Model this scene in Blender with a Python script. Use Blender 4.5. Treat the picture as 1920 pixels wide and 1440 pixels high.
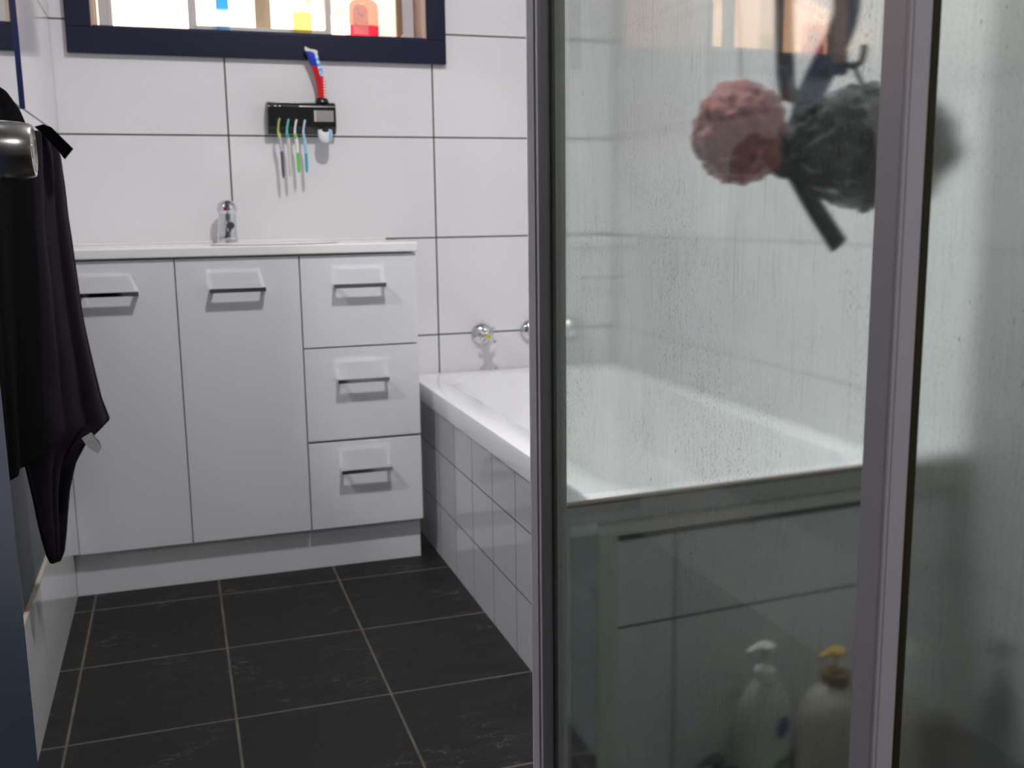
import bpy, bmesh, math, random
from mathutils import Vector, Matrix, noise
random.seed(7)
PI = math.pi
for o in list(bpy.data.objects): bpy.data.objects.remove(o, do_unlink=True)
S = bpy.context.scene
C = S.collection

# ------------------------------------------------------------------ camera
YAW, PIT, ROL = 0.3167, -0.1702, -0.0130
fw = Vector((math.sin(YAW)*math.cos(PIT), math.cos(YAW)*math.cos(PIT), math.sin(PIT)))
rt = Vector((math.cos(YAW), -math.sin(YAW), 0)); up = rt.cross(fw)
r2 = rt*math.cos(ROL) + up*math.sin(ROL); u2 = -rt*math.sin(ROL) + up*math.cos(ROL)
cd = bpy.data.cameras.new('camera'); cam = bpy.data.objects.new('camera', cd); C.objects.link(cam)
M = Matrix((r2, u2, -fw)).transposed().to_4x4(); M.translation = Vector((0.2748, -3.0746, 0.9832))
cam.matrix_world = M
cd.sensor_width = 36; cd.lens = 1907.56/1920*36; cd.clip_start = 0.02
cd.dof.use_dof = True; cd.dof.focus_distance = 1.25; cd.dof.aperture_fstop = 7.5; cd.dof.aperture_blades = 7
S.camera = cam
# ------------------------------------------------------------------ world, exposure
S.view_settings.view_transform = 'Standard'; S.view_settings.look = 'None'
S.view_settings.exposure = 0.0; S.view_settings.gamma = 1.0; S.view_settings.use_curve_mapping = False
S.cycles.max_bounces = 12; S.cycles.transparent_max_bounces = 24; S.cycles.sample_clamp_indirect = 0.0; S.cycles.blur_glossy = 0.1; S.cycles.use_guiding = True
S.cycles.transmission_bounces = 12; S.cycles.glossy_bounces = 6; S.cycles.diffuse_bounces = 4
LAMP = (0.80, -1.35, 2.40); LAMP_W = 24.6; LAMP2 = (.30, -3.75, 2.42); FILL_LAMP_W = 10.0; SKY_STRENGTH = 1.45
w = bpy.data.worlds.new('dusk_sky'); S.world = w; w.use_nodes = True
nt = w.node_tree; nt.nodes.clear()
wo = nt.nodes.new('ShaderNodeOutputWorld'); bg = nt.nodes.new('ShaderNodeBackground')
tc = nt.nodes.new('ShaderNodeTexCoord'); sx = nt.nodes.new('ShaderNodeSeparateXYZ'); rp = nt.nodes.new('ShaderNodeValToRGB')
nt.links.new(tc.outputs['Generated'], sx.inputs[0]); nt.links.new(sx.outputs['Z'], rp.inputs[0]); nt.links.new(rp.outputs[0], bg.inputs[0]); nt.links.new(bg.outputs[0], wo.inputs[0])
rp.color_ramp.elements[0].position = 0.0; rp.color_ramp.elements[0].color = (1.0, .52, .30, 1)
rp.color_ramp.elements[1].position = 0.6; rp.color_ramp.elements[1].color = (.55, .72, 1.0, 1)
e = rp.color_ramp.elements.new(0.20); e.color = (1.0, .86, .74, 1)
bg.inputs[1].default_value = SKY_STRENGTH
sd = bpy.data.lights.new('evening_sun', 'SUN'); sd.energy = 26.0; sd.angle = 0.01; sd.color = (1.0, .60, .40)
so = bpy.data.objects.new('evening_sun', sd); C.objects.link(so)
so.rotation_euler = Vector((0.25, 1.0, -0.22)).to_track_quat('-Z', 'Y').to_euler()

# ------------------------------------------------------------------ materials
MATS = {}
def pbr(name, col=(.8, .8, .8), rough=.5, metal=0, spec=.5, **kw):
    if name in MATS: return MATS[name]
    m = bpy.data.materials.new(name); m.use_nodes = True; b = m.node_tree.nodes['Principled BSDF']
    b.inputs['Base Color'].default_value = (*col, 1); b.inputs['Roughness'].default_value = rough
    b.inputs['Metallic'].default_value = metal; b.inputs['Specular IOR Level'].default_value = spec
    for k, v in kw.items(): b.inputs[k].default_value = v
    MATS[name] = m; return m
class NT:
    def __init__(s, m): s.t = m.node_tree; s.n = s.t.nodes; s.l = s.t.links
    def node(s, typ, **kw):
        n = s.n.new(typ)
        for k, v in kw.items(): setattr(n, k, v)
        return n
    def put(s, sock, v):
        if isinstance(v, (int, float)): sock.default_value = v
        elif isinstance(v, tuple): sock.default_value = v if len(v) == len(sock.default_value) else (*v, 1)
        else: s.l.new(v, sock)
    def math(s, op, a, b=0.0, c=None):
        n = s.node('ShaderNodeMath', operation=op); s.put(n.inputs[0], a); s.put(n.inputs[1], b)
        if c is not None: s.put(n.inputs[2], c)
        return n.outputs[0]
    def mix(s, f, a, b):
        n = s.node('ShaderNodeMix', data_type='RGBA'); s.put(n.inputs[0], f); s.put(n.inputs[6], a); s.put(n.inputs[7], b); return n.outputs[2]
    def pos(s):
        g = s.node('ShaderNodeNewGeometry'); x = s.node('ShaderNodeSeparateXYZ'); s.l.new(g.outputs['Position'], x.inputs[0]); return g.outputs['Position'], x.outputs
    def noise(s, vec, scale, detail=3, rough=.5, stretch=(1, 1, 1)):
        mp = s.node('ShaderNodeMapping'); s.l.new(vec, mp.inputs[0]); mp.inputs['Scale'].default_value = stretch
        n = s.node('ShaderNodeTexNoise'); s.l.new(mp.outputs[0], n.inputs['Vector']); n.inputs['Scale'].default_value = scale
        n.inputs['Detail'].default_value = detail; n.inputs['Roughness'].default_value = rough; return n.outputs[0]
    def ramp(s, v, lo, hi):
        n = s.node('ShaderNodeMapRange'); s.put(n.inputs[0], v); n.inputs[1].default_value = lo; n.inputs[2].default_value = hi; return n.outputs[0]
def line(N, v, off, sp, wd):
    f = N.math('FRACT', N.math('ADD', N.math('DIVIDE', N.math('SUBTRACT', v, off), sp), 0.5))
    d = N.math('MULTIPLY', N.math('ABSOLUTE', N.math('SUBTRACT', f, 0.5)), sp)
    return N.math('LESS_THAN', d, wd/2)
def tiles(name, au, ou, su, av, ov, sv, wd, tile, grout, rough=.1, topz=None, paint=None, vary=0.0, slate=False):
    m = pbr(name, tile, rough); N = NT(m); b = N.n['Principled BSDF']; P, X = N.pos()
    g = N.math('MAXIMUM', line(N, X[au], ou, su, wd), line(N, X[av], ov, sv, wd))
    col = tile
    big = N.noise(P, 3.0, 2)
    if slate:
        a = N.noise(P, 9.0, 6, .65, (1, 2.2, 1)); col = N.mix(N.ramp(a, .3, .75), tuple(c*.72 for c in tile), tuple(c*1.35 for c in tile))
        v = N.noise(P, 5.0, 5, .6, (1.0, 2.6, 1)); vein = N.math('LESS_THAN', N.math('ABSOLUTE', N.math('SUBTRACT', v, .52)), .0035)
        k = N.math('MULTIPLY', vein, N.ramp(N.noise(P, 6.0, 1), .5, .7)); col = N.mix(k, col, (.10, .095, .085))
        rgh = N.ramp(a, -.3, 1.2); N.l.new(rgh, b.inputs['Roughness'])
        b.inputs['Specular IOR Level'].default_value = .22; bp = N.node('ShaderNodeBump'); bp.inputs['Strength'].default_value = .25; bp.inputs['Distance'].default_value = .004; N.l.new(a, bp.inputs['Height']); N.l.new(bp.outputs[0], b.inputs['Normal'])
    else:
        col = N.mix(N.ramp(big, .2, .8), tuple(c*.985 for c in tile), tuple(c*1.01 for c in tile))
        N.l.new(N.math('ADD', N.math('MULTIPLY', g, .5), rough), b.inputs['Roughness'])
    gc = N.mix(N.ramp(N.noise(P, 14, 3), .35, .65), grout, tuple(c*1.5 for c in grout))
    col = N.mix(g, col, gc)
    if topz is not None:
        above = N.math('GREATER_THAN', X[2], topz); col = N.mix(above, col, paint)
        N.l.new(N.math('ADD', N.math('MULTIPLY', above, .6), rough), b.inputs['Roughness'])
    N.l.new(col, b.inputs['Base Color']); return m
WHITE = (.745, .735, .750); GR = (.045, .05, .05)
m_back = tiles('white_wall_tile_back', 0, .4434, .6, 2, 0, .3, .0046, WHITE, (.022, .026, .024))
m_right = tiles('white_wall_tile_right', 1, -.17, .6, 2, 0, .3, .0030, WHITE, (.26, .28, .28))
m_left = tiles('white_wall_tile_left', 1, -1.7, 1.7, 2, 0, .3, .0038, WHITE, GR)
m_skirt = tiles('white_skirting_tile', 1, -.947, .6, 2, -.9, 1.7, .0025, (.72, .72, .72), (.07, .07, .07))
m_panel = tiles('white_bath_panel_tile', 1, -.003, .1715, 2, -.0013, .1555, .003, (.74, .74, .76), (.05, .05, .045))
m_end = tiles('white_bath_end_tile', 0, 1.04, .6, 2, 0, .3, .0045, (.74, .75, .76), (.06, .065, .06))
m_floor = tiles('dark_slate_floor_tile', 0, .0223, .3095, 1, -.434, .3476, .0052, (.0135, .0125, .0112), (.080, .070, .056), slate=True)
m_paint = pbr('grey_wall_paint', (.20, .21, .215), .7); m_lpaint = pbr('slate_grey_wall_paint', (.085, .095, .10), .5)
m_ceil = pbr('white_ceiling_paint', (.55, .55, .55), .8)
m_navy = pbr('navy_gloss_paint', (.010, .011, .034), .4, spec=.25)
m_door = pbr('navy_door_paint', (.035, .050, .085), .45)
m_gloss = pbr('white_gloss_laminate', (.72, .72, .745), .28)
m_kick = pbr('white_kick_laminate', (.70, .70, .72), .35)
m_bench = pbr('white_polymarble', (.82, .82, .80), .12)
m_acr = pbr('white_bath_acrylic', (.86, .86, .865), .12, **{'Coat Weight': .4})
m_chrome = pbr('chrome', (.70, .71, .72), .07, 1)
m_nickel = pbr('brushed_nickel', (.50, .48, .45), .24, 1)
m_alu = pbr('satin_aluminium', (.86, .80, .87), .36, .0); m_alushade = pbr('aluminium_painted_shade', (.30, .285, .31), .32, .35)  # second one is a darker copy, shade of unlit faces in its colour
m_aluin = pbr('dull_inner_aluminium', (.48, .50, .48), .45, .1)
m_seal = pbr('olive_door_seal', (.045, .045, .018), .5)
m_black = pbr('black_gloss_plastic', (.006, .006, .007), .25)
m_winw = pbr('cream_window_frame', (.62, .60, .60), .4)
m_reveal = pbr('bare_timber_reveal', (.55, .40, .32), .5)
m_mirror = pbr('mirror_silver', (.90, .92, .92), .01, 1)
m_mirback = pbr('dark_mirror_edge', (.01, .02, .09), .3)
def plast(n, c, r=.3, **k): return pbr(n, c, r, **k)

def schlick(N):
    lw = N.node('ShaderNodeLayerWeight'); return N.math('ADD', N.math('MULTIPLY', N.math('POWER', lw.outputs['Facing'], 5.0), .92), .038)
def glass_mat(name, fog, refr, tint=(.86, .93, .91), rrough=.12, streak=.5, fogcol=(.80, .82, .76), wet=.3):
    m = bpy.data.materials.new(name); m.use_nodes = True; N = NT(m); N.n.clear()
    out = N.node('ShaderNodeOutputMaterial'); P, X = N.pos()
    tr = N.node('ShaderNodeBsdfTransparent'); tr.inputs[0].default_value = (*tint, 1)
    rf = N.node('ShaderNodeBsdfRefraction'); rf.inputs['Color'].default_value = (*tint, 1); rf.inputs['IOR'].default_value = 1.45; rf.inputs['Roughness'].default_value = rrough
    df = N.node('ShaderNodeBsdfDiffuse'); df.inputs[0].default_value = (*fogcol, 1)
    tl = N.node('ShaderNodeBsdfTranslucent'); tl.inputs[0].default_value = (*fogcol, 1)
    gl = N.node('ShaderNodeBsdfGlossy'); gl.inputs['Roughness'].default_value = .015
    dk = N.node('ShaderNodeBsdfDiffuse'); dk.inputs[0].default_value = (.02, .02, .015, 1)
    fres = schlick(N)
    def mx(f, a, b):
        n = N.node('ShaderNodeMixShader'); N.put(n.inputs[0], f); N.l.new(a, n.inputs[1]); N.l.new(b, n.inputs[2]); return n.outputs[0]
    runs = N.noise(P, 40, 4, .7, (6, 6, .35)); clouds = N.noise(P, 4.5, 2); drops = N.noise(P, 420, 2, .5, (1, 1, .6))
    f = N.math('MULTIPLY', N.ramp(runs, .25, .75), streak); f = N.math('ADD', f, 1-streak/2)
    f = N.math('MULTIPLY', f, N.math('ADD', N.math('MULTIPLY', N.ramp(clouds, .3, .7), .5), .75))
    f = N.math('MULTIPLY', f, fog)
    dr = N.math('MULTIPLY', N.math('GREATER_THAN', drops, .625), N.ramp(clouds, .42, .60))
    rl = N.math('MULTIPLY', N.ramp(N.noise(P, 300, 2, .5, (1, 1, .06)), .64, .72), N.ramp(N.noise(P, 9, 2), .48, .60)); dr = N.math('MULTIPLY', N.math('MAXIMUM', dr, rl), wet*2.0)
    f = N.math('MINIMUM', N.math('ADD', f, N.math('MULTIPLY', dr, .16)), 1.0)
    veil = mx(.45, df.outputs[0], tl.outputs[0])
    clear = mx(refr, tr.outputs[0], rf.outputs[0])
    sh = mx(f, clear, veil)
    sp = N.math('GREATER_THAN', N.noise(P, 420, 1, .5, (1, 1, .16)), .80)
    sp2 = N.ramp(N.noise(P, 210, 2, .6, (1, 1, .05)), .60, .80)
    sh = mx(N.math('MAXIMUM', N.math('MULTIPLY', sp, .55), N.math('MULTIPLY', sp2, .10)), sh, dk.outputs[0])
    sh = mx(fres, sh, gl.outputs[0])
    N.l.new(sh, out.inputs[0]); return m
m_glass = glass_mat('damp_shower_glass', .090, 1.0, rrough=.062, tint=(.972, 1.0, .978), streak=.45, wet=.6)
m_fogglass = glass_mat('fogged_shower_glass', .13, 1.0, tint=(.945, .98, .955), rrough=.13, streak=.35)
m_notchglass = glass_mat('notch_glass_dim_tint', .03, .0, tint=(.60, .64, .64))  # dim reflection in the notch put into the glass tint
m_backglass = glass_mat('rear_shower_glass', .015, .0, tint=(.980, .995, .99), streak=.4)

def window_glass():
    m = bpy.data.materials.new('window_glass'); m.use_nodes = True; N = NT(m); N.n.clear()
    out = N.node('ShaderNodeOutputMaterial'); tr = N.node('ShaderNodeBsdfTransparent'); gl = N.node('ShaderNodeBsdfGlossy'); gl.inputs['Roughness'].default_value = .02
    mx = N.node('ShaderNodeMixShader'); N.l.new(schlick(N), mx.inputs[0]); N.l.new(tr.outputs[0], mx.inputs[1]); N.l.new(gl.outputs[0], mx.inputs[2]); N.l.new(mx.outputs[0], out.inputs[0]); return m
m_wglass = window_glass()
def clear_plastic(name, col, t=.85):
    m = bpy.data.materials.new(name); m.use_nodes = True; N = NT(m); N.n.clear()
    out = N.node('ShaderNodeOutputMaterial'); tr = N.node('ShaderNodeBsdfTransparent'); tr.inputs[0].default_value = (*col, 1)
    pb = N.node('ShaderNodeBsdfPrincipled'); pb.inputs['Base Color'].default_value = (*col, 1); pb.inputs['Roughness'].default_value = .15
    mx = N.node('ShaderNodeMixShader'); mx.inputs[0].default_value = t; N.l.new(pb.outputs[0], mx.inputs[1]); N.l.new(tr.outputs[0], mx.inputs[2]); N.l.new(mx.outputs[0], out.inputs[0]); return m

# ------------------------------------------------------------------ mesh helpers
def box(bm, x0, x1, y0, y1, z0, z1, bev=0.0, seg=2):
    vs = [bm.verts.new((x, y, z)) for x in (x0, x1) for y in (y0, y1) for z in (z0, z1)]
    F = [(0, 1, 3, 2), (4, 6, 7, 5), (0, 4, 5, 1), (2, 3, 7, 6), (0, 2, 6, 4), (1, 5, 7, 3)]
    fs = [bm.faces.new([vs[i] for i in f]) for f in F]
    if bev > 0:
        es = list({e for f in fs for e in f.edges}); bmesh.ops.bevel(bm, geom=es, offset=bev, segments=seg, profile=.5, affect='EDGES')
    return fs
def lathe(bm, prof, c=(0, 0, 0), axis=(0, 0, 1), n=32, sx=1.0, sy=1.0, rot=0):
    q = Vector((0, 0, 1)).rotation_difference(Vector(axis).normalized()); rings = []
    for r, h in prof:
        if r < 1e-6: rings.append([bm.verts.new(q @ Vector((0, 0, h)) + Vector(c))]); continue
        rings.append([bm.verts.new(q @ (Matrix.Rotation(rot, 3, 'Z') @ Vector((r*sx*math.cos(2*PI*i/n), r*sy*math.sin(2*PI*i/n), h))) + Vector(c)) for i in range(n)])
    for a, b in zip(rings, rings[1:]):
        for i in range(n):
            j = (i+1) % n
            if len(a) == 1 and len(b) == 1: continue
            if len(a) == 1: bm.faces.new((a[0], b[i], b[j]))
            elif len(b) == 1: bm.faces.new((a[i], a[j], b[0]))
            else: bm.faces.new((a[i], a[j], b[j], b[i]))
def tube(bm, pts, rads, n=14, flat=1.0, upv=(0, 0, 1), cap=True):
    pts = [Vector(p) for p in pts]
    if not isinstance(rads, (list, tuple)): rads = [rads]*len(pts)
    rings = []; side = None
    for i, p in enumerate(pts):
        d = (pts[min(i+1, len(pts)-1)] - pts[max(i-1, 0)]).normalized()
        if side is None:
            u = Vector(upv); u = u - d*u.dot(d)
            if u.length < 1e-4: u = Vector((1, 0, 0)) - d*d.x
            side = u.normalized()
        side = (side - d*side.dot(d)).normalized(); o = d.cross(side)
        rings.append([bm.verts.new(p + side*math.cos(2*PI*k/n)*rads[i]*flat + o*math.sin(2*PI*k/n)*rads[i]) for k in range(n)])
    for a, b in zip(rings, rings[1:]):
        for i in range(n): bm.faces.new((a[i], a[(i+1) % n], b[(i+1) % n], b[i]))
    if cap:
        bm.faces.new(rings[0][::-1]); bm.faces.new(rings[-1])
def smoothpts(pts, k=6):
    pts = [Vector(p) for p in pts]; out = []
    for i in range(len(pts)-1):
        p0 = pts[max(i-1, 0)]; p1 = pts[i]; p2 = pts[i+1]; p3 = pts[min(i+2, len(pts)-1)]
        for j in range(k):
            t = j/k; out.append(.5*((2*p1)+(-p0+p2)*t+(2*p0-5*p1+4*p2-p3)*t*t+(-p0+3*p1-3*p2+p3)*t**3))
    out.append(pts[-1]); return out
def prism(bm, poly, a0, a1, axis='y'):
    def P(u, v, a): return {'y': (u, a, v), 'x': (a, u, v), 'z': (u, v, a)}[axis]
    A = [bm.verts.new(P(u, v, a0)) for u, v in poly]; B = [bm.verts.new(P(u, v, a1)) for u, v in poly]; n = len(poly)
    bm.faces.new(A); bm.faces.new(B[::-1])
    for i in range(n): bm.faces.new((A[i], A[(i+1) % n], B[(i+1) % n], B[i]))
def obj(name, bm, mat, parent=None, smooth=False, kind=None, label=None):
    bmesh.ops.recalc_face_normals(bm, faces=bm.faces[:])
    me = bpy.data.meshes.new(name); bm.to_mesh(me); bm.free()
    for m in (mat if isinstance(mat, (list, tuple)) else [mat]): me.materials.append(m)
    if smooth:
        for p in me.polygons: p.use_smooth = True
        if smooth == 'auto': me.set_sharp_from_angle(angle=math.radians(38))
    o = bpy.data.objects.new(name, me); C.objects.link(o)
    if parent is not None:
        o.parent = parent; o.matrix_parent_inverse = Matrix.Translation(parent.location).inverted() if parent.rotation_euler == Matrix.Identity(3).to_euler() else parent.matrix_basis.inverted()
    if kind: o['kind'] = kind
    if label: o['label'] = label
    return o
def BM(): return bmesh.new()
def bxo(name, mat, x0, x1, y0, y1, z0, z1, bev=0.0, **k):
    bm = BM(); box(bm, x0, x1, y0, y1, z0, z1, bev); return obj(name, bm, mat, **k)
def thing(name, label, cat, loc, group=None):
    o = bpy.data.objects.new(name, None); C.objects.link(o); o.location = loc; o.empty_display_size = .05
    o['label'] = label; o['category'] = cat
    if group: o['group'] = group
    return o
def tag(o, label, cat, group=None):
    o['label'] = label; o['category'] = cat
    if group: o['group'] = group
    return o

# ------------------------------------------------------------------ setting
XR = 1.6455; H = 2.5; YF = -4.3
bm = BM(); box(bm, -.35, XR+.15, YF-.15, .0, -.1, 0); obj('floor', bm, m_floor, kind='structure')
bxo('ceiling', m_ceil, -.35, XR+.15, YF-.15, .3, H, H+.1, kind='structure')
WX0, WX1, WZ0, WZ1 = .103, 1.025, 1.480, 2.25
bm = BM()
box(bm, -.35, WX0, 0, .14, -.1, H); box(bm, WX1, XR+.15, 0, .14, -.1, H); box(bm, WX0, WX1, 0, .14, -.1, WZ0); box(bm, WX0, WX1, 0, .14, WZ1, H)
obj('wall_back', bm, m_back, kind='structure')
bxo('wall_right', m_right, XR, XR+.15, YF-.15, 0, -.0, H, kind='structure')
def lx(z): return -.022 if z < .5 else -.002
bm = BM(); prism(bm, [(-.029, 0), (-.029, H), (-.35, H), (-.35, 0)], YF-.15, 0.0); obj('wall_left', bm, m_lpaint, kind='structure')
bm = BM(); prism(bm, [(-.002, .905), (-.002, H), (-.0288, H), (-.0288, .905)], -2.3, -.001); obj('wall_left_tiling', bm, m_left, kind='structure')
bm = BM(); prism(bm, [(lx(0), 0), (lx(.262), .262), (lx(.262)-.006, .262), (lx(0)-.006, 0)], -1.75, -.30); o = obj('baseboard_left', bm, m_skirt, kind='structure')
bm = BM(); prism(bm, [(lx(.262)+.001, .260), (lx(.262)+.001, .265), (lx(.262)-.007, .265), (lx(.262)-.007, .260)], -1.75, -.30); obj('trim_2', bm, pbr('cream_trim', (.46, .41, .34), .5), kind='structure')
bm = BM(); box(bm, -.35, -.02, YF-.15, YF, 0, H); box(bm, .85, XR+.15, YF-.15, YF, 0, H); box(bm, -.02, .85, YF-.15, YF, 2.05, H); box(bm, -.02, .85, YF-.15, YF-.1, 0, 2.05)
obj('wall_front', bm, m_paint, kind='structure')
# low tiled wall at the end of the bath (inside the shower), very slightly off square
def endy(x): return -1.622 + (x-.93)/(XR-.93)*.045
bm = BM()
def endpoly(x0, x1, z0, z1, th=.03, off=0.0, flat=None):
    v = [bm.verts.new(p) for p in [(x0, endy(x0)-off, z0), (x1, endy(x1)-off, z0), (x1, endy(x1)-off, z1), (x0, endy(x0)-off, z1), (x0, flat or endy(x0)+th-off, z0), (x1, flat or endy(x1)+th-off, z0), (x1, flat or endy(x1)+th-off, z1), (x0, flat or endy(x0)+th-off, z1)]]
    for f in [(0, 1, 2, 3), (4, 5, 6, 7), (0, 1, 5, 4), (2, 3, 7, 6), (1, 2, 6, 5), (0, 3, 7, 4)]: bm.faces.new([v[i] for i in f])
endpoly(.930, XR, 0, .4865, flat=-1.547); obj('wall_shower', bm, m_end, kind='structure')

# window: navy architrave, reveal, sliding sashes
bm = BM()
ox0, ox1, oz0, oz1 = .038, 1.084, 1.412, 2.32
box(bm, ox0, ox1, -.018, 0, oz0, WZ0, .002); box(bm, ox0, ox1, -.018, 0, WZ1, oz1, .002); box(bm, ox0, WX0, -.018, 0, WZ0, WZ1, .002); box(bm, WX1, ox1, -.018, 0, WZ0, WZ1, .002)
obj('trim_1', bm, m_navy, kind='structure')
bm = BM(); t = .010
box(bm, WX0, WX0+t, -.012, .14, WZ0, WZ1); box(bm, WX1-t, WX1, -.012, .14, WZ0, WZ1); box(bm, WX0+t, WX1-t, -.012, .14, WZ1-t, WZ1)
win = obj('window_1', bm, m_reveal, kind='structure')
bxo('window_sill', pbr('navy_sill', (.03, .03, .07), .15), WX0, WX1, -.012, .14, WZ0-.006, WZ0+.006, .001, parent=win)
bm = BM(); fy0, fy1 = .085, .13
box(bm, .118, .142, fy0, fy1, WZ0+.006, WZ1-.01); box(bm, .978, 1.010, fy0, fy1, WZ0+.006, WZ1-.01); box(bm, .142, .978, fy0, fy1, WZ1-.04, WZ1-.01); box(bm, .142, .978, fy0+.01, fy1, WZ0+.006, WZ0+.014)
obj('window_frame', bm, m_winw, win)
def sash(x0, x1, y0, st, z0, mat, rail):
    bm = BM(); box(bm, x0, x0+st, y0, y0+.018, z0, WZ1-.04, .002); box(bm, x1-st, x1, y0, y0+.018, z0, WZ1-.04, .002); box(bm, x0+st, x1-st, y0, y0+.018, z0, z0+rail, .002); box(bm, x0+st, x1-st, y0, y0+.018, WZ1-.06, WZ1-.04, .002)
    for sx_, cx in ((1, x0+st), (-1, x1-st)):      # rounded inside corners
        r = .008; pts = [(cx, z0+rail)] + [(cx+sx_*(r-r*math.sin(a)), z0+rail+r-r*math.cos(a)) for a in [k*PI/8 for k in range(5)]][::-1]
        prism(bm, pts, y0, y0+.018)
    s = obj('window_sash', bm, mat, win)
    bxo('window_pane', m_wglass, x0+st, x1-st, y0+.007, y0+.011, z0+rail, WZ1-.06, parent=s); return s
sash(.142, .38, .108, .012, WZ0+.010, m_winw, .006)
sash(.356, .762, .086, .016, WZ0+.006, m_winw, .026)
sash(.748, .978, .108, .014, WZ0+.008, pbr('brown_aged_frame', (.30, .17, .08), .5), .008)
bxo('window_mullion', pbr('tan_fly_screen_bar', (.60, .46, .28), .6), .545, .590, .118, .128, WZ0+.03, WZ1-.06, parent=win)

# ------------------------------------------------------------------ outside
bxo('ground', pbr('dry_grass', (.22, .20, .10), .9), -14, 22, .3, 40, -1.2, -1.0, kind='structure')
def house(x, y, wd, wallh, roofh, dp, label, col):
    t_ = thing('house', label, 'house', (x, y, -1.0), 'neighbouring houses')
    bm = BM(); prism(bm, [(x-wd/2, -1), (x+wd/2, -1), (x+wd/2, wallh), (x, wallh+roofh), (x-wd/2, wallh)], y, y+dp); obj('wall', bm, pbr('peach_render_%.2f' % col[0], col, .8), t_)
    bm = BM(); e_ = .04
    for s_ in (-1, 1):
        prism(bm, [(x, wallh+roofh+.02), (x+s_*(wd/2+e_), wallh-e_*roofh/(wd/2)+.02), (x+s_*(wd/2+e_), wallh-e_*roofh/(wd/2)+.16), (x, wallh+roofh+.16)], y-.02, y+dp+.02)
    obj('roof', bm, pbr('pale_roof', (.85, .80, .76), .7), t_)
    bm = BM(); box(bm, x-wd*.22, x-wd*.12, y-.03, y, 2.0, 2.9); obj('house_window', bm, pbr('dark_pane', (.04, .05, .06), .1), t_)
house(.4, 13, 6.6, 3.3, 1.5, 8, 'peach rendered gabled house nearest the window outside', (.84, .76, .66))
house(-7.4, 15, 8.2, 3.9, 1.7, 8, 'gabled house furthest left beyond the window', (.80, .72, .64))
house(9.0, 15, 8.6, 3.9, 1.6, 8, 'gabled house furthest right beyond the window', (.82, .74, .62))

# ------------------------------------------------------------------ mirror, door
ms = thing('mirror', 'large frameless wall mirror above the dark towels on the left wall', 'mirror', (.006, -1.3, 1.15))
def slab_l(y0, y1, z0, z1, a, b):
    bm = BM(); prism(bm, [(lx(z0)+a, z0), (lx(z1)+a, z1), (lx(z1)+b, z1), (lx(z0)+b, z0)], y0, y1); return bm
obj('mirror_backing', slab_l(-2.2, -.770, 1.194, 2.0, .0006, .0046), m_mirback, ms)
obj('mirror_edge', slab_l(-.7695, -.7650, 1.194, 2.0, .0006, .0120), m_mirback, ms)
obj('mirror_glass', slab_l(-2.198, -.773, 1.196, 1.998, .0047, .0067), m_mirror, ms)
d = bxo('door_1', m_door, .006, .045, -2.42, -1.600, .01, 2.04, .002, kind='structure')
kb = BM(); kz, ky = 1.062, -1.665
lathe(kb, [(.0, .0), (.030, .0), (.030, .006), (.026, .009), (.014, .012), (.0150, .020), (.0300, .023), (.0355, .030), (.0362, .042), (.0350, .058), (.0330, .070), (.0315, .0735), (.0290, .0740), (.027, .0715), (.012, .0700), (.0, .0698)], (.045, ky, kz), (1, 0, 0), 48)
kn = obj('door_knob', kb, m_nickel, d, smooth='auto')
bm = BM(); lathe(bm, [(.0, .0685), (.009, .0685), (.009, .0725), (.006, .0728), (.0, .0728)], (.045, ky, kz), (1, 0, 0), 24); box(bm, .1172, .1181, ky-.0012, ky+.0012, kz-.006, kz+.006); obj('door_lock_button', bm, m_nickel, kn, smooth='auto')

# ------------------------------------------------------------------ towels
m_towel = pbr('black_plum_towelling', (.0100, .0075, .0112), .95, spec=.12, **{'Sheen Weight': .05, 'Sheen Roughness': .5, 'Sheen Tint': (.6, .45, .65, 1)})
N = NT(m_towel); P, X = N.pos(); bp = N.node('ShaderNodeBump'); bp.inputs['Strength'].default_value = .5; bp.inputs['Distance'].default_value = .002
N.l.new(N.noise(P, 900, 3), bp.inputs['Height']); N.l.new(bp.outputs[0], N.n['Principled BSDF'].inputs['Normal'])
m_towel2 = pbr('black_towelling', (.0010, .0010, .0016), .97, spec=.06)
def robe_hook(y, z, label):
    t_ = thing('robe_hook', label, 'hook', (-.002, y, z)); bm = BM(); lathe(bm, [(0, .0004), (.014, .0004), (.014, .004), (.006, .006), (.005, .012)], (-.002, y, z), (1, 0, 0), 20); lathe(bm, [(.005, .0118), (.008, .014), (.008, .017), (0, .018)], (-.002, y, z), (1, 0, 0), 20); obj('hook', bm, m_chrome, t_, smooth='auto')
robe_hook(-1.10, 1.145, 'chrome hook under the mirror carrying the plum towel')
robe_hook(-1.52, 1.130, 'chrome hook on the left wall nearest the open door')
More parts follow.
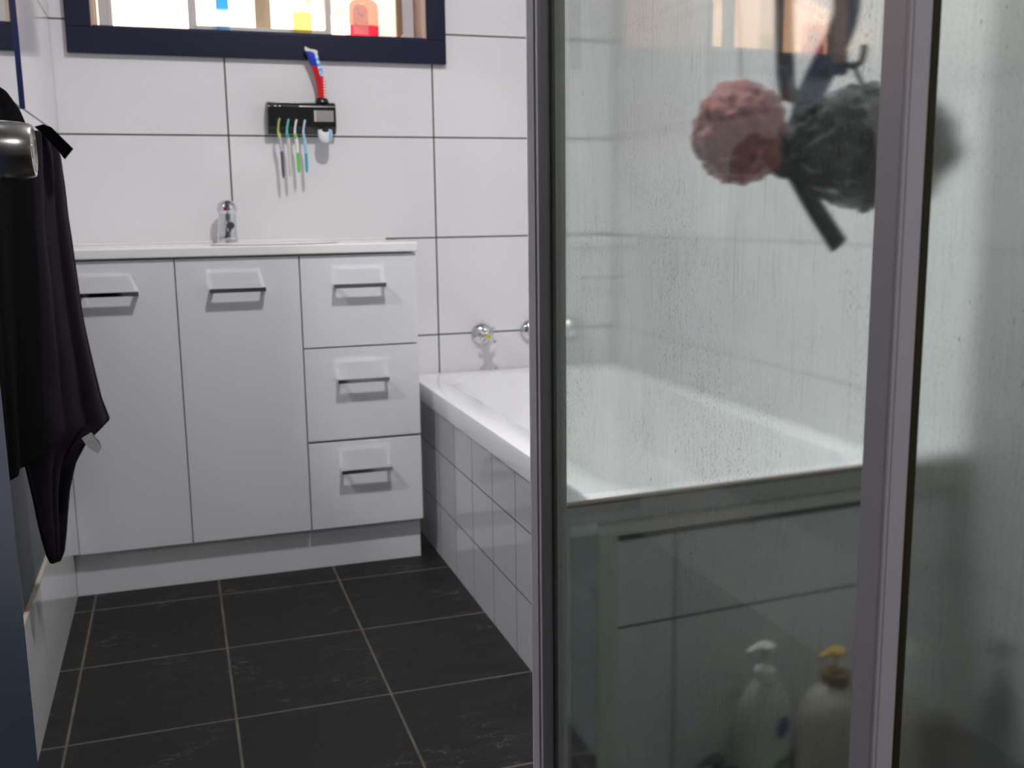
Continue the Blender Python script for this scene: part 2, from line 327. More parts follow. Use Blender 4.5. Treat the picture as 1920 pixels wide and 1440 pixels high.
def cloth(rows, mat, name, label, seed, folds=5, amp=.010, thick=.006, y0=0):
    # rows: (z, xL, xR, yL, yR): a hanging sheet whose plan runs from (xL,yL) to (xR,yR)
    bm = BM(); nu = 44; grid = []
    import math as mm
    rr = []
    for i in range(len(rows)-1):
        k = 5
        for j in range(k): tt = j/k; rr.append(tuple(a+(b-a)*tt for a, b in zip(rows[i], rows[i+1])))
    rr.append(rows[-1])
    for z, xl, xr, yl, yr in rr:
        line_ = []
        for i in range(nu+1):
            u = i/nu; x = xl+(xr-xl)*u; y = yl+(yr-yl)*u
            dx, dy = xr-xl, yr-yl; L = math.hypot(dx, dy) or 1; nx, ny = dy/L, -dx/L
            uu = u + .06*math.sin(u*7+seed) + .05*noise.noise(Vector((u*2, z*2.2, seed+9))); f = amp*(math.sin(uu*folds*2*PI+seed+z*1.3)*.45+abs(math.sin(uu*folds*1.45*PI+seed*2.1-z*1.2))*.9-.45) + .006*noise.noise(Vector((u*3, z*5, seed)))
            f *= min(1, L/.10)
            line_.append(bm.verts.new((x+nx*f, y+ny*f, z)))
        grid.append(line_)
    for a, b in zip(grid, grid[1:]):
        for i in range(nu): bm.faces.new((a[i], a[i+1], b[i+1], b[i]))
    o = obj(name, bm, mat, smooth=True); md = o.modifiers.new('thick', 'SOLIDIFY'); md.thickness = thick; md.offset = 0
    sb = o.modifiers.new('sub', 'SUBSURF'); sb.levels = 1; sb.render_levels = 1
    return o
# front towel: (z, left x, right x, left y, right y) - bunched, corner kicked out to the right, long tail
tw = cloth([(1.126, .046, .078, -1.13, -1.06), (1.118, .036, .088, -1.15, -1.04), (1.088, .026, .098, -1.17, -1.03), (1.04, .020, .100, -1.18, -1.03), (.98, .014, .1, -1.18, -1.03), (.90, .010, .104, -1.18, -1.03), (.80, .006, .112, -1.18, -1.03), (.70, .004, .124, -1.18, -1.03), (.64, .004, .132, -1.18, -1.03), (.60, .004, .144, -1.17, -1.04), (.585, .004, .128, -1.17, -1.05), (.56, .004, .100, -1.16, -1.07), (.53, .006, .082, -1.15, -1.08), (.48, .010, .066, -1.14, -1.08), (.44, .012, .058, -1.13, -1.08), (.40, .016, .052, -1.125, -1.09), (.37, .020, .046, -1.12, -1.095), (.352, .024, .036, -1.112, -1.10)], m_towel, 'towel', '', 1.3, folds=2.3, amp=.010)
tag(tw, 'dark plum towel hanging in a long pointed tail beside the vanity', 'towel')
bm = BM(); g = [[Vector((.092, -1.10, .580)), Vector((.108, -1.092, .588)), Vector((.121, -1.088, .570)), Vector((.124, -1.086, .556)), Vector((.116, -1.089, .546)), Vector((.1, -1.095, .562))]]
vs = [bm.verts.new(p) for p in g[0]]; vs2 = [bm.verts.new(p+Vector((0, .0012, 0))) for p in g[0]]
bm.faces.new(vs); bm.faces.new(vs2[::-1])
for i in range(6): bm.faces.new((vs[i], vs[(i+1) % 6], vs2[(i+1) % 6], vs2[i]))
obj('care_label', bm, pbr('white_satin_label', (.42, .41, .41), .5), tw, label='white care label')
bm = BM(); pts = [(.060, 1.134), (.074, 1.138), (.086, 1.134), (.118, 1.098), (.103, 1.080), (.094, 1.094), (.08, 1.112)]
prism(bm, pts, -1.105, -1.085); obj('towel_corner', bm, m_towel2, tw, smooth=False)
tb = cloth([(1.190, -.004, .010, -1.34, -1.26), (1.180, -.004, .028, -1.36, -1.20), (1.155, -.003, .040, -1.38, -1.16), (1.12, -.002, .050, -1.40, -1.15), (1.0, .000, .050, -1.42, -1.16), (.80, .002, .045, -1.43, -1.17), (.62, .002, .040, -1.43, -1.18), (.578, .002, .036, -1.43, -1.19)], m_towel2, 'towel', '', 4.2, folds=1.6, amp=.006)
tag(tb, 'black towel with a straight lower hem, behind the door knob', 'towel')

# ------------------------------------------------------------------ vanity
van = thing('vanity_cabinet', 'white gloss vanity cabinet with two doors and three drawers under the window', 'cabinet', (.44, -.17, 0))
bxo('body', m_gloss, -.006, .899, -.325, -.003, .118, .871, .0, parent=van)
bxo('filler_strip', m_gloss, -.0285, -.0068, -.340, -.003, .1195, .8690, .001, parent=van)
bxo('kickboard', m_kick, -.0215, .895, -.318, -.005, .0, .1175, .001, parent=van)
def handle(cx, z, parent):
    bm = BM(); w_ = .070; yf = -.3435
    box(bm, cx-w_, cx+w_, yf-.030, yf-.022, z-.0055, z+.0055, .0006)
    for s_ in (-1, 1):
        a = cx+s_*w_; box(bm, min(a, a-s_*.010), max(a, a-s_*.010), yf-.023, yf+.0, z-.005, z+.005, .0004)
    return obj('handle', bm, m_chrome, parent, label='chrome bar handle')
for x0, x1, hx in ((-.006, .2715, .114), (.2745, .5835, .425)):
    dd = bxo('door', m_gloss, x0, x1, -.343, -.327, .1195, .8690, .001, parent=van); handle(hx, .787, dd)
for z0, z1, hz in ((.6240, .8690, .788), (.3675, .6200, .532), (.1195, .3605, .281)):
    dd = bxo('drawer', m_gloss, .5870, .899, -.343, -.327, z0, z1, .001, parent=van); handle(.740, hz, dd)
bt = bxo('benchtop', m_bench, -.002, .903, -.352, -.001, .8735, .8985, .003)
tag(bt, 'white polymarble vanity top carrying the basin mixer', 'benchtop')
bxo('splash_bead', m_bench, -.001, .884, -.007, -.0008, .8987, .9045, .001, parent=bt)
bm = BM(); prof = [(.0, .0), (.165, .0), (.175, .0015), (.172, .0035), (.160, .0038), (.15, .001), (0, .0008)]
lathe(bm, prof, (.54, -.19, .8985), (0, 0, 1), 56, 1.0, .7); obj('basin', bm, m_bench, bt, smooth='auto')

# basin mixer
tp = thing('basin_mixer_tap', 'chrome single-lever basin mixer tap standing on the vanity top', 'tap', (.422, -.060, .8985))
bm = BM()
def ring_loft(bm, secs, n=28):
    R = []
    for (cx, cy, cz, rx, ry, tx) in secs:      # tx tilts the ring about x
        R.append([bm.verts.new((cx+rx*math.cos(2*PI*i/n), cy+ry*math.sin(2*PI*i/n)*math.cos(tx), cz+ry*math.sin(2*PI*i/n)*math.sin(tx))) for i in range(n)])
    for a, b in zip(R, R[1:]):
        for i in range(n): bm.faces.new((a[i], a[(i+1) % n], b[(i+1) % n], b[i]))
    bm.faces.new(R[0][::-1]); bm.faces.new(R[-1])
ring_loft(bm, [(.422, -.055, .8985, .029, .026, 0), (.422, -.055, .902, .0295, .0265, 0), (.422, -.056, .925, .0275, .025, 0), (.423, -.057, .950, .0258, .0235, 0), (.424, -.058, .975, .0252, .023, 0), (.424, -.058, .984, .024, .0222, 0)])
obj('body', bm, m_chrome, tp, smooth='auto')
bm = BM(); ring_loft(bm, [(.424, -.055, .955, .013, .013, PI/2), (.425, -.085, .952, .0125, .012, PI/2), (.4265, -.115, .949, .012, .0105, PI/2), (.427, -.137, .9485, .011, .010, PI/2)]); lathe(bm, [(0, -.012), (.0085, -.012), (.009, 0), (0, 0)], (.427, -.127, .945), (0, 0, 1), 20)
obj('spout', bm, m_chrome, tp, smooth='auto')
bm = BM(); lathe(bm, [(.0, .0), (.0262, .0), (.0280, .004), (.0282, .012), (.0255, .022), (.018, .030), (.008, .0345), (0, .0355)], (.424, -.058, .9845), (0, -.12, 1), 36)
ring_loft(bm, [(.424, -.068, 1.005, .012, .006, PI/2), (.424, -.095, 1.008, .010, .005, PI/2), (.424, -.118, 1.012, .0085, .004, PI/2)])
obj('lever', bm, m_chrome, tp, smooth='auto')
bm = BM(); lathe(bm, [(0, 0), (.0048, 0), (.0048, .0012), (0, .0012)], (.418, -.0865, .994), (0, -1, .1), 16); obj('hot_dot', bm, pbr('red_dot', (.35, .01, .01), .3), tp)

# ------------------------------------------------------------------ bathtub
tub = thing('bathtub', 'white built-in bathtub with square-tiled side, left of the shower', 'bathtub', (1.3, -.8, 0))
bm = BM(); X0, X1, Y0, Y1, ZT = .940, XR-.001, -1.546, -.001, .482
def rr(cx, cy, hx, hy, r, z, n=10):
    o_ = []
    for qx, qy, a0 in ((1, 1, 0), (-1, 1, PI/2), (-1, -1, PI), (1, -1, 1.5*PI)):
        for k in range(n+1):
            a = a0 + PI/2*k/n; o_.append(bm.verts.new((cx+qx*(hx-r)+r*math.cos(a), cy+qy*(hy-r)+r*math.sin(a), z)))
    return o_
cx, cy, hx, hy = (X0+X1)/2, (Y0+Y1)/2, (X1-X0)/2, (Y1-Y0)/2
loops = [rr(cx, cy, hx, hy, .004, .428), rr(cx, cy, hx, hy, .004, ZT-.005), rr(cx, cy, hx-.0015, hy-.0015, .005, ZT-.001), rr(cx, cy, hx-.005, hy-.005, .006, ZT), rr(cx+.006, cy, hx-.075, hy-.075, .17, ZT-.001),
         rr(cx+.006, cy, hx-.085, hy-.086, .17, ZT-.007), rr(cx+.006, cy, hx-.098, hy-.10, .165, ZT-.05), rr(cx+.006, cy, hx-.120, hy-.15, .15, .25), rr(cx+.006, cy, hx-.145, hy-.20, .13, .14), rr(cx+.006, cy, hx-.19, hy-.26, .10, .11)]
for a, b in zip(loops, loops[1:]):
    n_ = len(a)
    for i in range(n_): bm.faces.new((a[i], a[(i+1) % n_], b[(i+1) % n_], b[i]))
bm.faces.new(loops[-1]); obj('tub', bm, m_acr, tub, smooth='auto')
bxo('side_panel', m_panel, .948, .962, -1.5455, -.002, 0, .4275, parent=tub, label='white square-tiled bath side')
bm = BM(); lathe(bm, [(0, 0), (.022, 0), (.024, .002), (.01, .003), (0, .003)], (1.31, -.42, .11), (0, 0, 1), 24); obj('waste_plug', bm, m_chrome, tub, smooth='auto')
def bath_tap(cx, z, label, dot):
    t_ = thing('bath_tap', label, 'tap', (cx, -.002, z), 'wall taps over the bath')
    bm = BM(); lathe(bm, [(0, .0), (.0350, .0), (.0365, .003), (.034, .010), (.024, .018), (.0165, .022), (.0150, .034), (.0125, .036), (.0120, .052), (0, .052)], (cx, -.0012, z), (0, -1, 0), 40); obj('flange', bm, m_chrome, t_, smooth='auto')
    bm = BM(); lathe(bm, [(0, .050), (.012, .050), (.0135, .056), (.0135, .066), (.011, .070), (0, .071)], (cx, -.0012, z), (0, -1, 0), 28)
    for k in range(4):
        a = PI/4 + k*PI/2 + .12; dx, dz = math.cos(a), math.sin(a)
        tube(bm, smoothpts([(cx+dx*.008, -.061, z+dz*.008), (cx+dx*.022, -.0615, z+dz*.022), (cx+dx*.034, -.064, z+dz*.034)], 3), [.0055, .0052, .005, .0048, .005, .0058, .0068], 10)
    h = obj('cross_handle', bm, m_chrome, t_, smooth='auto')
    bm = BM(); lathe(bm, [(0, .0708), (.0085, .0708), (.0085, .073), (0, .0735)], (cx, -.0012, z), (0, -1, 0), 20); obj('button', bm, dot, h)
bath_tap(1.184, .594, 'chrome cross-head bath tap with a yellow centre, nearest the vanity', pbr('yellow_button', (.55, .48, .06), .3))
bath_tap(1.490, .600, 'chrome cross-head bath tap seen through the shower glass', pbr('pale_button', (.5, .5, .5), .3))
t_ = thing('bath_spout', 'chrome bath spout flange half hidden by the shower post', 'spout', (1.347, -.002, .598))
bm = BM(); lathe(bm, [(0, 0), (.0350, 0), (.0365, .003), (.034, .010), (.024, .018), (.017, .022), (.015, .03)], (1.347, -.0012, .598), (0, -1, 0), 40); obj('flange', bm, m_chrome, t_, smooth='auto')
bm = BM(); tube(bm, smoothpts([(1.347, -.02, .598), (1.347, -.07, .600), (1.347, -.12, .592), (1.347, -.145, .575)], 5), .0115, 18); obj('spout', bm, m_chrome, t_, smooth='auto')

# ------------------------------------------------------------------ toothbrush holder and contents
hd = thing('toothbrush_holder', 'black wall-mounted toothbrush holder with a paste dispenser under the window', 'holder', (.646, -.001, 1.20))
bm = BM(); prof = [(-.001, 1.2045), (-.001, 1.293), (-.030, 1.293), (-.040, 1.289), (-.0455, 1.280), (-.0455, 1.222), (-.038, 1.218), (-.030, 1.2045)]
prism(bm, prof, .552, .744, 'x'); es = [e_ for e_ in bm.edges]; bmesh.ops.bevel(bm, geom=es, offset=.0012, segments=1, affect='EDGES'); obj('housing', bm, m_black, hd)
bm = BM(); lathe(bm, [(0, .0), (.020, 0), (.0185, .008), (.014, .013), (0, .014)], (.708, -.026, 1.292), (0, 0, 1), 28); obj('dispenser_cap', bm, m_black, hd, smooth='auto')
bxo('sticker', pbr('silver_grey_sticker', (.30, .29, .28), .4), .684, .737, -.0468, -.0458, 1.238, 1.269, parent=hd, label='silver grey sticker')
bxo('sticker_edge', pbr('pink_white_strip', (.62, .50, .47), .4), .6815, .6865, -.0469, -.0458, 1.238, 1.269, parent=hd, label='pale pink strip')
for i, bx in enumerate((.578, .604, .628, .652)):
    bxo('slot', pbr('slot_black', (.002, .002, .002), .6), bx-.005, bx+.007, -.0465, -.0455, 1.222, 1.245, parent=hd)
bxo('cup_slot', pbr('slot_black', (.002, .002, .002), .6), .690, .728, -.0462, -.0452, 1.200, 1.222, parent=hd)
bm = BM()  # faint grey printed marks along the top edge
for x0, x1 in ((.557, .570), (.576, .583), (.588, .640)): box(bm, x0, x1, -.0462, -.0452, 1.2795, 1.2825)
obj('printed_marks', bm, pbr('faint_print', (.06, .06, .06), .4), hd)
# outlet cup
oc = thing('paste_outlet_cup', 'white and blue paste cup hooked under the toothbrush holder', 'cup', (.709, -.056, 1.177))
bm = BM(); lathe(bm, [(.0175, .0), (.0180, -.012), (.0165, -.024), (.010, -.033), (.0, -.037)], (.709, -.056, 1.214), (0, .10, 1), 28, 1.15, .6); o = obj('cup', bm, plast('white_plastic', (.80, .80, .83)), oc, smooth='auto')
o.modifiers.new('t', 'SOLIDIFY').thickness = .0012
bm = BM(); prism(bm, [(.716, 1.186), (.724, 1.190), (.726, 1.212), (.720, 1.212)], -.0700, -.0690); obj('blue_marking', bm, plast('pale_blue', (.25, .50, .78)), oc)
bm = BM(); lathe(bm, [(0, 0), (.0115, 0), (.0120, -.010), (.006, -.016), (0, -.017)], (.709, -.058, 1.2195), (0, .1, 1), 20); obj('nozzle', bm, m_black, oc, smooth='auto')
def brush(cx, dx, cols, label, zs=(1.245, 1.092)):
    """cols: neck, pad, body, tip, side"""
    t_ = thing('toothbrush', label, 'toothbrush', (cx, -.052, zs[1]), 'toothbrushes in the wall holder')
    y = -.0525; L = zs[0]-zs[1]
    path = smoothpts([(cx+.004, -.047, zs[0]), (cx, y, zs[0]-.012), (cx-.004+dx*.2, y-.001, zs[0]-.035), (cx-.001+dx*.4, y-.002, zs[0]-.06), (cx+dx*.75, y-.001, zs[0]-.10), (cx+dx, y, zs[1])], 6)
    rad = [.0026, .0026, .0026, .0026, .0026, .0026, .0026, .0026, .0027, .0028, .003, .0032, .0034, .0037, .0041, .0045, .0048, .005, .0052, .0052, .0050, .0048, .0046, .0044, .0044, .0044, .0045, .0045, .0043, .0036, .0018][:len(path)]
    cut = 14
    bm = BM(); tube(bm, path[:cut], rad[:cut], 12); obj('neck', bm, plast(cols[0][0], cols[0][1]), t_, smooth='auto')
    c2 = 24; bm = BM(); tube(bm, path[cut-1:c2], rad[cut-1:c2], 12); obj('grip', bm, plast(cols[1][0], cols[1][1]), t_, smooth='auto')
    bm = BM(); tube(bm, path[c2-1:], rad[c2-1:], 12); obj('tail', bm, plast(cols[2][0], cols[2][1]), t_, smooth='auto')
    p = path[15]; bm = BM(); lathe(bm, [(0, 0), (.0042, 0), (.0038, .0022), (0, .003)], (p.x, p.y-rad[15]+.0008, p.z), (0, -1, 0), 18, 1.0, 1.9); obj('thumb_pad', bm, plast(cols[3][0], cols[3][1]), t_, smooth='auto')
    # bristle head inside the slot
    bm = BM(); box(bm, cx-.001, cx+.009, -.045, -.040, zs[0]-.004, zs[0]+.018, .001); obj('head', bm, plast('white_plastic', (.8, .8, .83)), t_)
W_ = ('white_plastic', (.80, .80, .83))
brush(.580, .006, [('lime_green_grip', (.34, .50, .10)), ('grey_white_grip', (.50, .50, .52)), ('dark_grey_grip', (.10, .10, .13)), ('yellow_green_pad', (.55, .65, .05))], 'toothbrush with lime neck and grey striped tail, furthest left', (1.245, 1.078))
brush(.605, .001, [('teal_neck', (.12, .55, .50)), ('cream_clear_handle', (.62, .60, .55)), ('cream_clear_handle', (.62, .60, .55)), ('teal_pad', (.02, .42, .38))], 'toothbrush with oval teal pad and cream handle', (1.243, 1.082))
brush(.627, .003, [W_, W_, ('green_tail', (.14, .62, .06)), ('green_pad', (.16, .55, .10))], 'white toothbrush with bright green tail', (1.242, 1.094))
brush(.651, .002, [('pale_blue_neck', (.55, .68, .78)), ('sky_blue_grip', (.35, .62, .74)), ('blue_tail', (.06, .38, .55)), ('blue_white_pad', (.30, .50, .70))], 'white and blue toothbrush, closest to the silver sticker', (1.241, 1.094))
# toothpaste tube
ttb = thing('toothpaste_tube', 'red and blue toothpaste tube standing upside down in the holder', 'toothpaste', (.708, -.026, 1.30))
path = smoothpts([(.708, -.026, 1.302), (.7085, -.027, 1.325), (.7065, -.029, 1.350), (.700, -.032, 1.375), (.692, -.035, 1.400), (.686, -.037, 1.418), (.682, -.038, 1.432)], 5)
Rw = [.0125+.004*min(1, i/14) for i in range(len(path))]
m_tp = pbr('printed_toothpaste_tube', (.6, .02, .02), .28); N = NT(m_tp); P, X = N.pos(); b = N.n['Principled BSDF']
# artwork: red field, white lettering-like marks on the right edge, blue band with pale swirl, white crimp
wave = N.math('MULTIPLY', N.math('SUBTRACT', X[0], .690), .25)
zz = N.math('ADD', X[2], wave); col = N.mix(N.math('GREATER_THAN', zz, 1.392), (.62, .012, .012), (.015, .05, .45))
right = N.math('GREATER_THAN', N.math('SUBTRACT', X[0], N.math('MULTIPLY', N.math('SUBTRACT', 1.43, X[2]), .22)), .690)
upper = N.math('GREATER_THAN', X[2], 1.366); nz = N.ramp(N.noise(P, 130, 2), .45, .6)
col = N.mix(N.math('MULTIPLY', right, upper), col, N.mix(nz, (.12, .34, .80), (.72, .84, .90)))
low = N.math('MULTIPLY', N.math('LESS_THAN', X[2], 1.366), N.math('GREATER_THAN', X[0], .7135)); st_ = N.math('LESS_THAN', N.math('FRACT', N.math('MULTIPLY', X[2], 125)), .6)
col = N.mix(N.math('MULTIPLY', low, st_), col, (.85, .82, .82)); N.l.new(col, b.inputs['Base Color'])
bm = BM(); n = 18; rings = []
for i, p in enumerate(path):
    f = i/(len(path)-1); wx = .0125+.0050*f; wy = .0115*(1-f)+.0012
    a = -.30*f
    rings.append([bm.verts.new((p.x+wx*math.cos(2*PI*k/n), p.y+wy*math.sin(2*PI*k/n), p.z+a*wx*math.cos(2*PI*k/n))) for k in range(n)])
for a, b_ in zip(rings, rings[1:]):
    for i in range(n): bm.faces.new((a[i], a[(i+1) % n], b_[(i+1) % n], b_[i]))
bm.faces.new(rings[0][::-1]); bm.faces.new(rings[-1]); obj('tube_body', bm, m_tp, ttb, smooth='auto')
bm = BM(); prism(bm, [(.6645, 1.4345), (.6995, 1.4245), (.7000, 1.4340), (.693, 1.4375), (.680, 1.4390), (.6640, 1.4455)], -.0392, -.0368); obj('crimped_end', bm, plast('off_white_crimp', (.72, .70, .66)), ttb)

# ------------------------------------------------------------------ bottles on the window sill
SZ = WZ0+.0062
def sill_bottle(cx, y, w_, d_, h, mats, label, neck=True, level=.6, lab=None):
    t_ = thing('toiletry_bottle', label, 'bottle', (cx, y, SZ), 'bottles on the window sill')
    def prof(z0, z1, top):
        k = [(0, z0), (w_*.92, z0), (w_, z0+.003)]
        k += [(w_, z1)] if not top else [(w_*.97, z1-h*.12), (w_*.8, z1-h*.05), (w_*.5, z1), (0, z1)]
        if not top: k.append((0, z1))
        return k
    bm = BM(); lathe(bm, prof(0, h*level, False), (cx, y, SZ), (0, 0, 1), 30, 1, d_/w_); obj('liquid', bm, mats[1], t_, smooth='auto')
    bm = BM(); lathe(bm, [(w_, h*level+.0005), (w_*.97, h*.86), (w_*.8, h*.95), (w_*.45, h), (0, h)], (cx, y, SZ), (0, 0, 1), 30, 1, d_/w_); obj('bottle_shell', bm, mats[0], t_, smooth='auto')
    if neck:
        bm = BM(); lathe(bm, [(0, h), (w_*.4, h), (w_*.4, h*1.18), (0, h*1.18)], (cx, y, SZ), (0, 0, 1), 24); obj('cap', bm, mats[2], t_, smooth='auto')
    if lab:
        bm = BM(); x0, x1, z0, z1 = lab; prism(bm, [(cx+x0, SZ+z0), (cx+x1, SZ+z0), (cx+x1, SZ+z1)]+[(cx+(x0+x1)/2+(x1-x0)/2*math.cos(a), SZ+z1+(x1-x0)*.45*math.sin(a)) for a in [k*PI/8 for k in range(1, 8)]]+[(cx+x0, SZ+z1)], y-d_-.0016, y-d_-.0004); obj('label', bm, mats[3], t_)
sill_bottle(.449, .050, .018, .014, .17, [clear_plastic('blue_shell', (.12, .42, .85), .8), clear_plastic('pale_blue_liquid', (.55, .78, .95), .8), plast('blue_cap', (.05, .30, .75)), None], 'translucent blue bottle on the sill, furthest left', level=.38)
sill_bottle(.672, .050, .027, .016, .19, [clear_plastic('clear_shell', (.97, .95, .86)), clear_plastic('yellow_liquid', (.86, .84, .42), .8), plast('gold_cap', (.45, .35, .10)), None], 'clear bottle holding yellow liquid on the sill, centre', level=.34)
m_pinklab = pbr('pink_label', (.85, .30, .25), .5, **{'Transmission Weight': .0, 'Subsurface Weight': .0}); N = NT(m_pinklab); P, X = N.pos()
N.l.new(N.mix(N.ramp(N.noise(P, 95, 3), .50, .62), (.95, .42, .34), (.45, .38, .52)), N.n['Principled BSDF'].inputs['Base Color'])
N.n['Principled BSDF'].inputs['Alpha'].default_value = .45
sill_bottle(.853, .050, .043, .020, .112, [clear_plastic('pink_shell', (1.0, .72, .62)), clear_plastic('cherry_liquid', (1.0, .16, .26), .75), plast('white_plastic', (.8, .8, .83)), m_pinklab], 'round-shouldered bottle of cherry red liquid on the sill', neck=False, level=.33, lab=(-.036, .008, .010, .075))
sn = BM(); lathe(sn, [(0, 0), (.0085, 0), (.010, .004), (.006, .009), (.0035, .011), (.003, .016), (0, .0165)], (.967, .045, SZ), (0, 0, 1), 20); tag(obj('stopper', sn, plast('pale_pink_plastic', (.75, .55, .48)), smooth='auto'), 'tiny pale pink stopper on the sill beside the red bottle', 'stopper')

# ------------------------------------------------------------------ shower enclosure
XS = .780; ZTOP = 1.95; YC = -2.455
sh = thing('shower_screen', 'aluminium-framed shower screen with damp glass panes beside the bath', 'shower screen', (XS, -2.0, 0))
def upright(name, x0, x1, y0, y1, mat, bev=.002, z0=0.0, z1=ZTOP, label=None):
    bm = BM(); box(bm, x0, x1, y0, y1, z0, z1, bev); return obj(name, bm, mat, sh, label=label)
# left jamb: fixed channel + door stile (stepped sections), dark seal, inner strip; shade of the unlit faces is in the darker metal
upright('jamb', .7860, .8060, -1.7000, -1.630, m_alushade, .001)
upright('jamb_flange', .7462, .7560, -1.7200, -1.7150, m_alu, .0012)
upright('jamb_web', .7500, .7900, -1.7149, -1.7120, m_alushade, .0)
bm = BM(); prism(bm, [(.7585, -1.7151), (.7582, -1.7180), (.7605, -1.7216), (.7650, -1.7225), (.7740, -1.7228), (.7805, -1.7222), (.7808, -1.7151)], 0, ZTOP, 'z'); obj('door_stile', bm, m_alushade, sh, smooth=False)
upright('stile_lit_edge', .7578, .7602, -1.7240, -1.7152, m_alu, .0006)  # paler strip painting the lit left edge of the stile
upright('door_seal', .7812, .7872, -1.7300, -1.7230, m_seal, .0008)
upright('inner_stile', .7880, .8060, -1.720, -1.690, m_aluin, .001)
# side pane (sliding door) and its rails
bxo('side_pane', m_glass, XS-.003, XS+.003, YC+.020, -1.7232, .062, ZTOP-.03, parent=sh, label='damp streaked side pane')
upright('bottom_rail', .765, .795, YC, -1.64, m_alu, z0=0, z1=.06)
upright('top_rail', .765, .795, YC, -1.64, m_alu, z0=ZTOP-.03, z1=ZTOP)
# near corner post, olive seal, front pane
bm = BM(); prism(bm, [(.765, YC-.013), (.765, YC+.013), (.7665, YC+.0150), (.7805, YC+.0155), (.7805, YC-.0055), (.7690, YC-.0060), (.7665, YC-.0145)], 0, ZTOP, 'z')
bm.free()
upright('corner_post', .7655, .7815, YC-.012, YC+.018, m_alu, .0012)
upright('post_bead', .7640, .7668, YC-.0135, YC-.0105, m_alu, .0008)
upright('corner_post_return', .7670, .7815, YC-.0145, YC-.0125, m_alu, .0006)
upright('corner_seal', .7818, .7885, YC-.0150, YC-.0100, m_seal, .0006)
upright('corner_seal_lip', .7818, .7900, YC-.0095, YC-.0030, m_seal, .0006)
bxo('front_pane', m_fogglass, .7905, XR-.002, YC-.009, YC-.003, .062, ZTOP-.03, parent=sh, label='heavily fogged front pane')
upright('front_bottom_rail', .7890, XR-.001, YC-.020, YC+.010, m_alu, z0=0, z1=.06)
upright('front_top_rail', .7890, XR-.001, YC-.020, YC+.010, m_alu, z0=ZTOP-.03, z1=ZTOP)
# rear pane above and beside the bath, with its L-shaped frame
def slab(name, x0, x1, z0, z1, mat, th, off, label=None):
    global bm
    bm = BM(); endpoly(x0, x1, z0, z1, th, off); return obj(name, bm, mat, sh, label=label)
slab('rear_pane', .786, XR-.002, .540, ZTOP-.03, m_backglass, .005, .012, label='rear pane above the bath rim')
slab('notch_pane', .806, .892, .062, .492, m_notchglass, .005, .012)
slab('rear_rail', .800, XR-.002, .493, .522, m_aluin, .022, .022)
slab('rear_rail_lip', .800, XR-.002, .5222, .5262, pbr('brown_mould_sealant', (.10, .08, .05), .7), .020, .021)
m_ang = pbr('pale_angle_trim', (.66, .66, .60), .5)
slab('rear_angle', .894, XR-.002, .4625, .4925, m_ang, .006, .010)
slab('rear_angle_upright', .894, .928, .0, .4622, m_ang, .006, .010)
slab('mould_line', .929, XR-.002, .4515, .4618, pbr('black_mould_grout', (.035, .045, .05), .8), .003, .0045)
slab('rear_top_rail', .786, XR-.002, ZTOP-.03, ZTOP, m_aluin, .022, .022)

# ------------------------------------------------------------------ things hanging in the shower
def fuzzy(name, c, r, mat, label, cat, seed, amp=.35, sub=5, fr=6.0, sc=(1, 1, 1)):
    bm = BM(); bmesh.ops.create_icosphere(bm, subdivisions=sub, radius=1)
    for v in bm.verts:
        d_ = v.co.normalized(); a = noise.noise(d_*3.1+Vector((seed, 0, 0))); b_ = noise.noise(d_*fr+Vector((0, seed, 0))); c_ = abs(noise.noise(d_*fr*2.2+Vector((0, 0, seed))))
        v.co = Vector((d_.x*sc[0], d_.y*sc[1], d_.z*sc[2]))*r*(1+amp*(.40*a+.55*b_-.30*c_))+Vector(c)
    return bm
m_pink = pbr('pink_bath_puff_net', (.66, .20, .20), .7, **{'Sheen Weight': .5})
m_char = pbr('charcoal_bath_puff_net', (.030, .040, .045), .7, **{'Sheen Weight': .1})
for m_ in (m_pink, m_char):
    N = NT(m_); lw = N.node('ShaderNodeLayerWeight'); P, X = N.pos()
    N.l.new(N.math('SUBTRACT', 1.0, N.math('MULTIPLY', N.math('POWER', lw.outputs['Facing'], 1.25), 1.0)), N.n['Principled BSDF'].inputs['Alpha'])
m_strapg = pbr('grey_strap', (.045, .06, .07), .7); m_strapb = pbr('blue_strap', (.035, .085, .21), .6)
t_ = thing('bath_puff', 'pink net bath puff hanging behind the damp side pane', 'bath puff', (1.067, -1.745, 1.087))
obj('net', fuzzy('p', (1.067, -1.745, 1.087), .074, m_pink, '', '', 3.0, .20, sc=(1, .62, 1)), m_pink, t_, smooth=True)
bm = BM(); tube(bm, smoothpts([(1.067, -1.745, 1.145), (1.068, -1.72, 1.3), (1.070, -1.655, 1.6), (1.070, -1.646, 1.955)], 4), .0012, 6); obj('cord', bm, plast('white_cord', (.75, .72, .7)), t_)
t_ = thing('bath_puff', 'large charcoal net bath puff beside the pink one in the shower', 'bath puff', (1.198, -1.868, 1.06))
bm = fuzzy('c', (1.198, -1.868, 1.060), .100, m_char, '', '', 8.0, .20, sc=(1.36, .54, .86)); obj('net', bm, m_char, t_, smooth=True)
